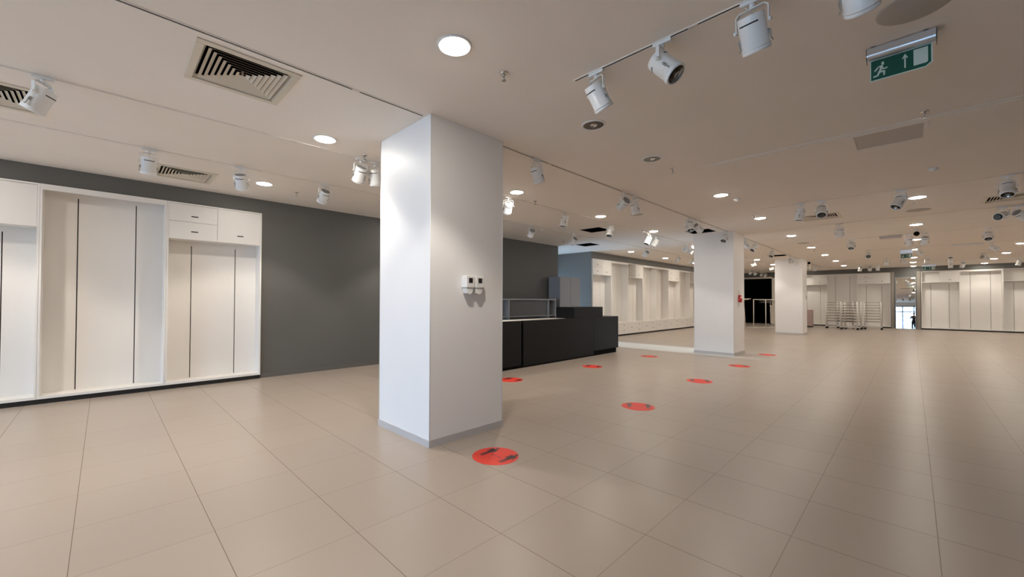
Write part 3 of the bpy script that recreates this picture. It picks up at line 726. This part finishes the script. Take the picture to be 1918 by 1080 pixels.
# ------------------------------------------------------------------ vents
def make_vent():
    t = thing('air_vent', 'x', 'vent', (0, 0, H), 0, 'square louvred air vents')
    bm = new(); a, b = 0.335, 0.283
    for q in ((-a, a, -a, -b), (-a, a, b, a), (-a, -b, -b, b), (b, a, -b, b)): box(bm, *q, -0.010, -0.001)
    obj('frame', bm, m_cream, t, bevel=0.003)
    bm = new(); 
    def frus(r0, z0, r1, z1, th=0.0012):
        P = [[(-r, -r, z), (r, -r, z), (r, r, z), (-r, r, z)] for r, z in ((r0, z0), (r1, z1), (r1-0.001, z1+th*2), (r0-0.001, z0+th*2))]
        V = [[bm.verts.new(p) for p in ring] for ring in P]
        for i in range(4):
            A, B = V[i], V[(i+1) % 4]
            for k in range(4): bm.faces.new((A[k], A[(k+1) % 4], B[(k+1) % 4], B[k]))
    frus(0.266, 0.020, 0.284, -0.004)
    for k in range(7):
        r = 0.256-0.035*k; frus(max(r-0.024, 0.002), 0.0075, r, -0.006)
    prism(bm, [(-0.006, -0.006), (0.006, -0.006), (0.006, 0.006), (-0.006, 0.006)], lambda u, v, s: (u, v, s), -0.004, 0.03)
    obj('louvre', bm, m_cream, t)
    bm = new(); c = 0.289
    for q in ((-c, c, -c, -c+0.004), (-c, c, c-0.004, c), (-c, -c+0.004, -c, c), (c-0.004, c, -c, c)): box(bm, *q, 0.002, 0.3)
    box(bm, -c, c, -c, c, 0.3, 0.31); obj('duct_box', bm, m_blackm, t)
    return t
v0 = None
for (x, y), lb in zip(VENTS, ['largest square louvred vent, upper left of the photo', 'louvred vent at the left edge behind a spotlight', 'square louvred vent close to the grey wall above the white cabinets',
                              'louvred vent behind two spotlights of the third crosswise track', 'louvred vent at the right edge of the photo']):
    if v0 is None: v0 = t = make_vent()
    else: t = dup(v0)
    t.location = (x, y, H); t['label'] = lb
for (x, y, r), lb in zip(OPEN, ['black open square in the ceiling above the counter', 'black open square in the ceiling close to the grey wall', 'black open square in the ceiling touching the middle pillar', 'small black open square in the ceiling between middle and farthest pillar']):
    t = thing('ceiling_opening', lb, 'opening', (x, y, H), 0, 'open ceiling squares without grille')
    bm = new(); c = r-0.001
    for q in ((-c, c, -c, -c+0.004), (-c, c, c-0.004, c), (-c, -c+0.004, -c, c), (c-0.004, c, -c, c)): box(bm, *q, 0.002, 0.3)
    box(bm, -c, c, -c, c, 0.3, 0.31); obj('duct_box', bm, m_blackm, t)
    bm = new(); e = 0.012
    for q in ((-c, c, -c, -c+e), (-c, c, c-e, c), (-c, -c+e, -c+e, c-e), (c-e, c, -c+e, c-e)): box(bm, *q, -0.002, 0.012)
    obj('rim', bm, m_slit, t)
# hatch
t = thing('access_hatch', 'closed square access hatch in the ceiling, upper right', 'hatch', (5.46, -0.94, H))
bm = new(); a, b = 0.295, 0.262
for q in ((-a, a, -a, -b), (-a, a, b, a), (-a, -b, -b, b), (b, a, -b, b)): box(bm, *q, -0.012, -0.007)
obj('frame', bm, m_ceil, t)
bm = new(); box(bm, -b+0.004, b-0.004, -b+0.004, b-0.004, -0.0085, -0.0065); obj('hatch_panel', bm, m_smoke, t)

# ------------------------------------------------------------------ exit signs
def pict_man(s=1.0):
    """running man polygons in a unit box (u right, v up)"""
    P = []
    P.append([(0.62+0.09*math.cos(a*math.pi/6), 0.84+0.12*math.sin(a*math.pi/6)) for a in range(12)])
    P.append([(0.30, 0.68), (0.52, 0.74), (0.66, 0.66), (0.52, 0.36), (0.36, 0.34), (0.46, 0.60)])
    P.append([(0.30, 0.68), (0.08, 0.46), (0.14, 0.40), (0.36, 0.60)])
    P.append([(0.58, 0.62), (0.70, 0.50), (0.92, 0.53), (0.92, 0.45), (0.66, 0.41), (0.54, 0.52)])
    P.append([(0.38, 0.38), (0.54, 0.38), (0.78, 0.32), (0.74, 0.02), (0.64, 0.02), (0.66, 0.23), (0.46, 0.25)])
    P.append([(0.36, 0.40), (0.50, 0.34), (0.34, 0.06), (0.02, 0.02), (0.02, 0.10), (0.27, 0.14)])
    return P
def exit_sign(label, x, yl, w, hp, zt, flipx=1, detail=True, hh=0.075):
    """panel in plane x, left end (as seen) at y=yl, width w, top z=zt, height hp"""
    t = thing('exit_sign', label, 'sign', (x, yl, zt))
    bm = new(); n = 10
    for k in range(n):
        a0, a1 = math.pi*k/n, math.pi*(k+1)/n
        prism(bm, [(0, 0.015), (0.042*math.cos(a0), 0.030+hh*0.0-0.030*math.sin(a0)), (0.042*math.cos(a1), 0.030-0.030*math.sin(a1))], lambda u, v, s: (u, -s, v), -0.014, w+0.014)
    box(bm, -0.042, 0.042, -w-0.014, 0.014, 0.030, hh); obj('housing', bm, m_alu, t)
    bm = new()
    for s in (0.0155, -w-0.0185): box(bm, -0.044, 0.044, s-0.001, s+0.002, -0.002, hh+0.001)
    for s in (-0.02, -w+0.03): box(bm, -0.046, -0.02, s-0.012, s+0.012, hh, hh+0.008)
    obj('end_cap', bm, m_dskirt, t)
    fn = lambda u, v, s: (-s, -u*w, -hp+v*hp)
    bm = new(); prism(bm, [(0, 0), (0.9, 0), (1, 0.16), (1, 1.02), (0, 1.02)], fn, -0.002, 0.002); obj('sign_panel', bm, m_signw, t)
    bm = new(); prism(bm, [(0.02, 0.05), (0.89, 0.05), (0.975, 0.19), (0.975, 0.98), (0.02, 0.98)], fn, 0.0021, 0.0028); f = obj('green_field', bm, m_green, t)
    bm = new()
    for P in pict_man(): prism(bm, [(0.05+u*0.27, 0.16+v*0.70) for u, v in P], fn, 0.0029, 0.0034)
    obj('running_figure', bm, m_signw, f)
    bm = new()
    prism(bm, [(0.565, 0.22), (0.59, 0.22), (0.59, 0.80), (0.565, 0.80)], fn, 0.0029, 0.0034)
    prism(bm, [(0.5775, 0.88), (0.53, 0.68), (0.545, 0.65), (0.5775, 0.77), (0.61, 0.65), (0.625, 0.68)], fn, 0.0029, 0.0036)
    obj('arrow', bm, m_signw, f)
    bm = new(); prism(bm, [(0.71, 0.20), (0.90, 0.20), (0.93, 0.24), (0.93, 0.92), (0.71, 0.92)], fn, 0.0029, 0.0034); obj('door_symbol', bm, m_signw, f)
    return t
exit_sign('green emergency exit sign with running man and up arrow, near top right', 3.32, -0.912, 0.30, 0.145, 3.045)
exit_sign('small distant green exit sign on the right, just below mid ceiling', 18.85, -0.84, 0.27, 0.14, 2.98, hh=0.14)
exit_sign('tiny farthest green exit sign, in front of the dark strip above the mirror', 27.3, -1.45, 0.42, 0.16, 3.02, hh=0.10)

# ------------------------------------------------------------------ floor stickers
def person_pict(cx, cy, s):
    P = [[(cx+0.14*s*math.cos(a*math.pi/6), cy+0.88*s+0.12*s*math.sin(a*math.pi/6)) for a in range(12)]]
    P.append([(cx-0.25*s, cy+0.70*s), (cx+0.25*s, cy+0.70*s), (cx+0.33*s, cy+0.12*s), (cx+0.24*s, cy+0.10*s), (cx+0.17*s, cy+0.46*s), (cx+0.15*s, cy+0.02*s), (cx-0.15*s, cy+0.02*s), (cx-0.17*s, cy+0.46*s), (cx-0.24*s, cy+0.10*s), (cx-0.33*s, cy+0.12*s)])
    for k in (-1, 1): P.append([(cx+k*0.02*s, cy+0.04*s), (cx+k*0.15*s, cy+0.04*s), (cx+k*0.13*s, cy-0.72*s), (cx+k*0.03*s, cy-0.72*s)])
    return P
def make_sticker():
    t = thing('floor_sticker', 'x', 'sticker', (0, 0, 0), 0, 'round red distancing stickers on the floor')
    bm = new(); lathe(bm, [(0, 0.0005), (0.205, 0.0005), (0.204, 0.0014), (0, 0.0014)], 48, smooth=False); d = obj('vinyl_disc', bm, m_red, t)
    fn = lambda u, v, s: (v, -u, s)     # v up along +x, u to the right along -y
    bm = new()
    for cx in (-0.105, 0.125):
        for P in person_pict(cx, 0.02, 0.135): prism(bm, P, fn, 0.0015, 0.0018)
    obj('two_figures', bm, m_ink, t)
    bm = new()
    prism(bm, [(-0.035, -0.004), (0.045, -0.004), (0.045, 0.004), (-0.035, 0.004)], fn, 0.0015, 0.0018)
    prism(bm, [(-0.058, 0), (-0.034, 0.014), (-0.034, -0.014)], fn, 0.0015, 0.0018); prism(bm, [(0.068, 0), (0.044, -0.014), (0.044, 0.014)], fn, 0.0015, 0.0018)
    obj('distance_arrow', bm, mat('dark_red_print', (0.25, 0.01, 0.01), 0.4), t)
    return t
st = None
for x, y, rz, lb in [(2.0,1.48,0.03,'red round floor sticker nearest the camera, in front of the near pillar'), (4.49,1.40,0.5,'second nearest red floor sticker, alone on the open floor'),
  (4.56,3.76,0.1,'red floor sticker half hidden behind the right edge of the near pillar'), (6.83,1.46,0.5,'red floor sticker on the pillar line, left below the middle pillar base'),
  (6.81,3.58,0.2,'red floor sticker in front of the black counter'), (9.15,1.47,0.6,'red floor sticker right at the foot of the middle pillar'),
  (9.17,3.46,0.4,'red floor sticker by the right corner of the counter'), (11.7,1.51,0.3,'farthest red floor sticker, right of the middle pillar')]:
    if st is None: st = t = make_sticker()
    else: t = dup(st)
    t.location = (x, y, 0); t.rotation_euler = (0, 0, rz); t['label'] = lb

# ------------------------------------------------------------------ rolling wire racks
def make_rack():
    t = thing('rolling_rack', 'x', 'rack', (0, 0, 0), 0, 'rolling white racks by the far wall')
    w, d, h = 0.60, 0.42, 1.36
    bm = new()
    for x in (0, w):
        for y in (0, d): tube(bm, [(x, y, 0.10), (x, y, h)], 0.019, 8)
        tube(bm, [(x, 0, h-0.01), (x, d, h-0.01)], 0.012, 8); tube(bm, [(x, 0, 0.13), (x, d, 0.13)], 0.012, 8)
    obj('side_frame', bm, m_wire, t)
    for k in range(8):
        bm = new(); z = 0.38+0.135*k
        for y in (0, d): tube(bm, [(0, y, z), (w, y, z)], 0.010, 6)
        for q in range(1, 6): tube(bm, [(w*q/6, 0, z), (w*q/6, d, z)], 0.003, 5)
        obj('shelf', bm, m_bar, t)
    bm = new()
    for y in (-0.03, d+0.03): tube(bm, [(-0.03, y, 0.12), (w+0.03, y, 0.12)], 0.012, 8)
    for x in (-0.03, w+0.03): tube(bm, [(x, -0.03, 0.12), (x, d+0.03, 0.12)], 0.012, 8)
    obj('base_frame', bm, m_wire, t)
    for x in (0, w):
        for y in (0, d):
            bm = new(); lathe(bm, [(0, -0.016), (0.040, -0.016), (0.045, 0), (0.040, 0.016), (0, 0.016)], 14, 'y', c=(x+0.02, y, 0.046))
            box(bm, x-0.01, x+0.03, y-0.022, y+0.022, 0.07, 0.11); obj('caster', bm, m_slit, t)
    return t
rk = None
for x, y, rz, lb in [(25.95,2.00,-1.57,'leftmost rolling white rack by the far wall'), (25.30,1.36,-1.55,'white rolling rack in the middle of the row, standing farthest forward'),
   (25.95,1.27,-1.60,'white rolling rack in the middle of the row, standing behind another rack'), (26.60,1.62,-1.57,'white rolling rack half hidden, closest to the cabinets'),
   (26.30,0.56,-1.55,'rightmost rolling white rack, its shelf bars seen full width')]:
    if rk is None: rk = t = make_rack()
    else: t = dup(rk)
    t.location = (x, y, 0); t.rotation_euler = (0, 0, rz); t['label'] = lb
t = rk
# pinkish cabinet
t = thing('storage_box', 'small pinkish box standing just right of the farthest pillar', 'box', (26.7, 2.86, 0))
bm = new(); box(bm, -0.2, 0.2, -0.22, 0.22, 0.06, 0.92); obj('body', bm, m_pink, t, bevel=0.004)
bm = new(); box(bm, -0.19, 0.19, -0.21, 0.21, 0, 0.06); obj('plinth', bm, m_slit, t)
bm = new(); box(bm, -0.206, -0.2, -0.2, 0.2, 0.5, 0.9); obj('drawer', bm, m_pink, t)

# ------------------------------------------------------------------ white rail frames and round rack before the doorway
def rail(label, p0, p1, slant=0.0, posts=(0, 1)):
    a = math.atan2(p1[1]-p0[1], p1[0]-p0[0]); L = math.hypot(p1[0]-p0[0], p1[1]-p0[1])
    t = thing('garment_rail', label, 'rail', (p0[0], p0[1], 0), a, 'white garment rails before the black doorway')
    bm = new(); tube(bm, [(0, 0, 1.46), (L, 0, 1.46)], 0.016, 8); obj('top_bar', bm, m_rail, t)
    bm = new(); tube(bm, [(0, 0, 0.035), (L, 0, 0.035)], 0.016, 8)
    for x in (0.02, L-0.02): tube(bm, [(x, -0.25, 0.02), (x, 0.25, 0.02)], 0.016, 8)
    obj('foot_frame', bm, m_rail, t)
    for k in posts:
        bm = new(); x = L*k; x = min(max(x, 0.02), L-0.02); tube(bm, [(x - slant, 0, 1.46), (x, 0, 0.03)], 0.018, 8); obj('post', bm, m_rail, t)
    return t
rail('white garment rail frame with two upright posts before the black doorway', (23.35, 4.62), (24.1, 3.72), 0.0, (0.02, 0.52))
rail('white garment rail with a slanted post beside the middle pillar', (22.7, 5.25), (23.25, 4.80), 0.10, (0.75,))
bm = new(); box(bm, -0.35, 0.35, -0.05, 0.05, 0, 0.03); 
o = tag(obj('hanging_bracket', bm, m_rail), 'white angled bar lying on top of the slanted garment rail', 'bracket'); o.location = (23.05, 4.97, 1.48); o.rotation_euler = (0, 0, -0.7)
t = thing('round_rack', 'round chrome display rack on a pole inside the black doorway', 'rack', (26.6, 4.55, 0))
bm = new(); n = 28; R = 0.55
for z in (1.42, 1.30): tube(bm, [(R*math.cos(2*math.pi*k/n), R*math.sin(2*math.pi*k/n), z) for k in range(n+1)], 0.012, 6)
for k in range(4): a = k*math.pi/2; tube(bm, [(0, 0, 1.36), (R*math.cos(a), R*math.sin(a), 1.36)], 0.008, 6)
obj('hoop', bm, m_refl, t)
bm = new(); tube(bm, [(0, 0, 0.05), (0, 0, 1.38)], 0.02, 10); obj('pole', bm, m_refl, t)
bm = new()
for k in range(5):
    a = 2*math.pi*k/5; tube(bm, [(0, 0, 0.10), (0.5*math.cos(a), 0.5*math.sin(a), 0.03)], 0.016, 6)
tube(bm, [(0.42*math.cos(2*math.pi*k/n), 0.42*math.sin(2*math.pi*k/n), 0.05) for k in range(n+1)], 0.012, 6)
obj('base', bm, m_refl, t)
t = thing('side_table', 'low cream box leaning at the right jamb of the black doorway', 'box', (27.9, 4.66, 0))
bm = new(); box(bm, -0.15, 0.15, -0.2, 0.15, 0.0, 1.1); obj('body', bm, m_cream, t, bevel=0.005)
bm = new(); box(bm, -0.17, 0.17, -0.22, 0.17, 1.1, 1.13); obj('top', bm, m_cream, t)

# ------------------------------------------------------------------ the photographer, seen only in the far mirror
def skinned(name, pts, edges, m, parent=None, root=0, sub=2):
    me = bpy.data.meshes.new(name); me.from_pydata([p[:3] for p in pts], edges, []); me.materials.append(m)
    o = bpy.data.objects.new(name, me); COL.objects.link(o)
    s = o.modifiers.new('skin', 'SKIN')
    for i, p in enumerate(pts):
        v = me.skin_vertices[0].data[i]; r = p[3]; v.radius = (r if not isinstance(r, tuple) else r[0], r if not isinstance(r, tuple) else r[1]); v.use_root = (i == root)
    q = o.modifiers.new('sub', 'SUBSURF'); q.levels = sub; q.render_levels = sub
    if parent: o.parent = parent
    return o
PX, PY, PA = -1.12, -1.20, 0.22
t = thing('person', 'person in dark clothes holding up a phone, seen only in the far mirror', 'person', (PX, PY, 0), PA)
P = [(0, 0, 0.98, (0.15, 0.11)), (0, 0, 1.15, (0.13, 0.10)), (-0.01, 0, 1.34, (0.16, 0.11)), (0, 0, 1.45, (0.08, 0.07)), (0.01, 0, 1.53, (0.055, 0.055)),
     (0.02, 0, 1.60, (0.075, 0.085)), (0.025, 0, 1.69, (0.078, 0.092)), (0.015, 0, 1.75, (0.05, 0.055))]
E_ = [(0, 1), (1, 2), (2, 3), (3, 4), (4, 5), (5, 6), (6, 7)]
for s in (-1, 1):
    b = len(P); P += [(0, s*0.10, 0.90, 0.085), (0.02, s*0.12, 0.50, 0.058), (-0.02, s*0.13, 0.10, 0.042), (0.10, s*0.15, 0.035, 0.036)]
    E_ += [(0, b), (b, b+1), (b+1, b+2), (b+2, b+3)]
    c = len(P); P += [(0, s*0.18, 1.40, 0.055), (0.05, s*0.26, 1.16, 0.045), (0.27, s*0.10, 1.27, 0.033), (0.33, s*0.075, 1.31, 0.028)]
    E_ += [(2, c), (c, c+1), (c+1, c+2), (c+2, c+3)]
skinned('body', P, E_, m_skin, t)
J = [(0, 0, 0.98, (0.165, 0.125)), (0, 0, 1.15, (0.15, 0.12)), (-0.01, 0, 1.34, (0.175, 0.13)), (0, 0, 1.44, (0.09, 0.085)), (0, 0, 0.86, (0.17, 0.125))]
EJ = [(0, 1), (1, 2), (2, 3), (0, 4)]
for s in (-1, 1):
    c = len(J); J += [(0, s*0.18, 1.40, 0.072), (0.05, s*0.26, 1.16, 0.060), (0.26, s*0.105, 1.265, 0.046)]; EJ += [(2, c), (c, c+1), (c+1, c+2)]
skinned('jacket', J, EJ, m_cloth, t)
T_ = [(0, 0, 0.93, (0.155, 0.12))]; ET = []
for s in (-1, 1):
    c = len(T_); T_ += [(0, s*0.10, 0.84, 0.098), (0.02, s*0.12, 0.50, 0.075), (-0.02, s*0.13, 0.10, 0.060)]; ET += [(0, c), (c, c+1), (c+1, c+2)]
skinned('trousers', T_, ET, m_cloth, t)
for s in (-1, 1):
    skinned('shoe', [(-0.06, s*0.135, 0.045, 0.042), (0.05, s*0.145, 0.042, 0.044), (0.15, s*0.155, 0.036, 0.036)], [(0, 1), (1, 2)], m_blackm, t)
bm = new(); lathe(bm, [(0, 1.795), (0.05, 1.785), (0.085, 1.745), (0.092, 1.69), (0.080, 1.63), (0.06, 1.62)], 20, c=(-0.012, 0, 0)); obj('hair', bm, m_hair, t)
bm = new()
lathe(bm, [(0, -0.012), (0.010, -0.008), (0.012, 0), (0, 0.014)], 8, 'x', c=(0.112, 0, 1.655)); obj('nose', bm, m_skin, t)
for s in (-1, 1):
    bm = new(); bmesh.ops.create_uvsphere(bm, u_segments=10, v_segments=8, radius=0.011); bmesh.ops.translate(bm, verts=bm.verts, vec=(0.098, s*0.032, 1.685)); obj('eye', bm, m_plast, t)
    # palm and five fingers closing on the phone edge
    b = (0.345, s*0.070, 1.318)
    for k in range(4):
        z = 1.300+0.021*k
        skinned('finger', [(b[0], b[1], z, 0.009), (b[0]+0.030, b[1]-s*0.002, z+0.004, 0.0085), (b[0]+0.045, b[1]-s*0.018, z+0.005-0.002*k, 0.008), (b[0]+0.036, b[1]-s*0.036, z+0.004, 0.0072)], [(0, 1), (1, 2), (2, 3)], m_skin, t, sub=1)
    skinned('thumb', [(b[0]-0.005, b[1]-s*0.002, 1.300, 0.011), (b[0]-0.002, b[1]-s*0.022, 1.325, 0.0095), (b[0]+0.006, b[1]-s*0.034, 1.345, 0.0085)], [(0, 1), (1, 2)], m_skin, t, sub=1)
    skinned('palm', [(0.325, s*0.076, 1.308, 0.024), (0.350, s*0.070, 1.322, 0.026), (0.358, s*0.066, 1.345, 0.024)], [(0, 1), (1, 2)], m_skin, t, sub=1)
t = thing('mobile_phone', 'dark phone held level in both hands, seen only in the far mirror', 'phone', (PX+0.372*math.cos(PA), PY+0.372*math.sin(PA), 1.335), PA)
bm = new(); box(bm, -0.004, 0.004, -0.075, 0.075, -0.036, 0.036); obj('phone_body', bm, m_black, t, bevel=0.003)
bm = new(); box(bm, -0.0048, -0.0041, -0.070, 0.070, -0.033, 0.033); obj('screen', bm, m_ink, t)
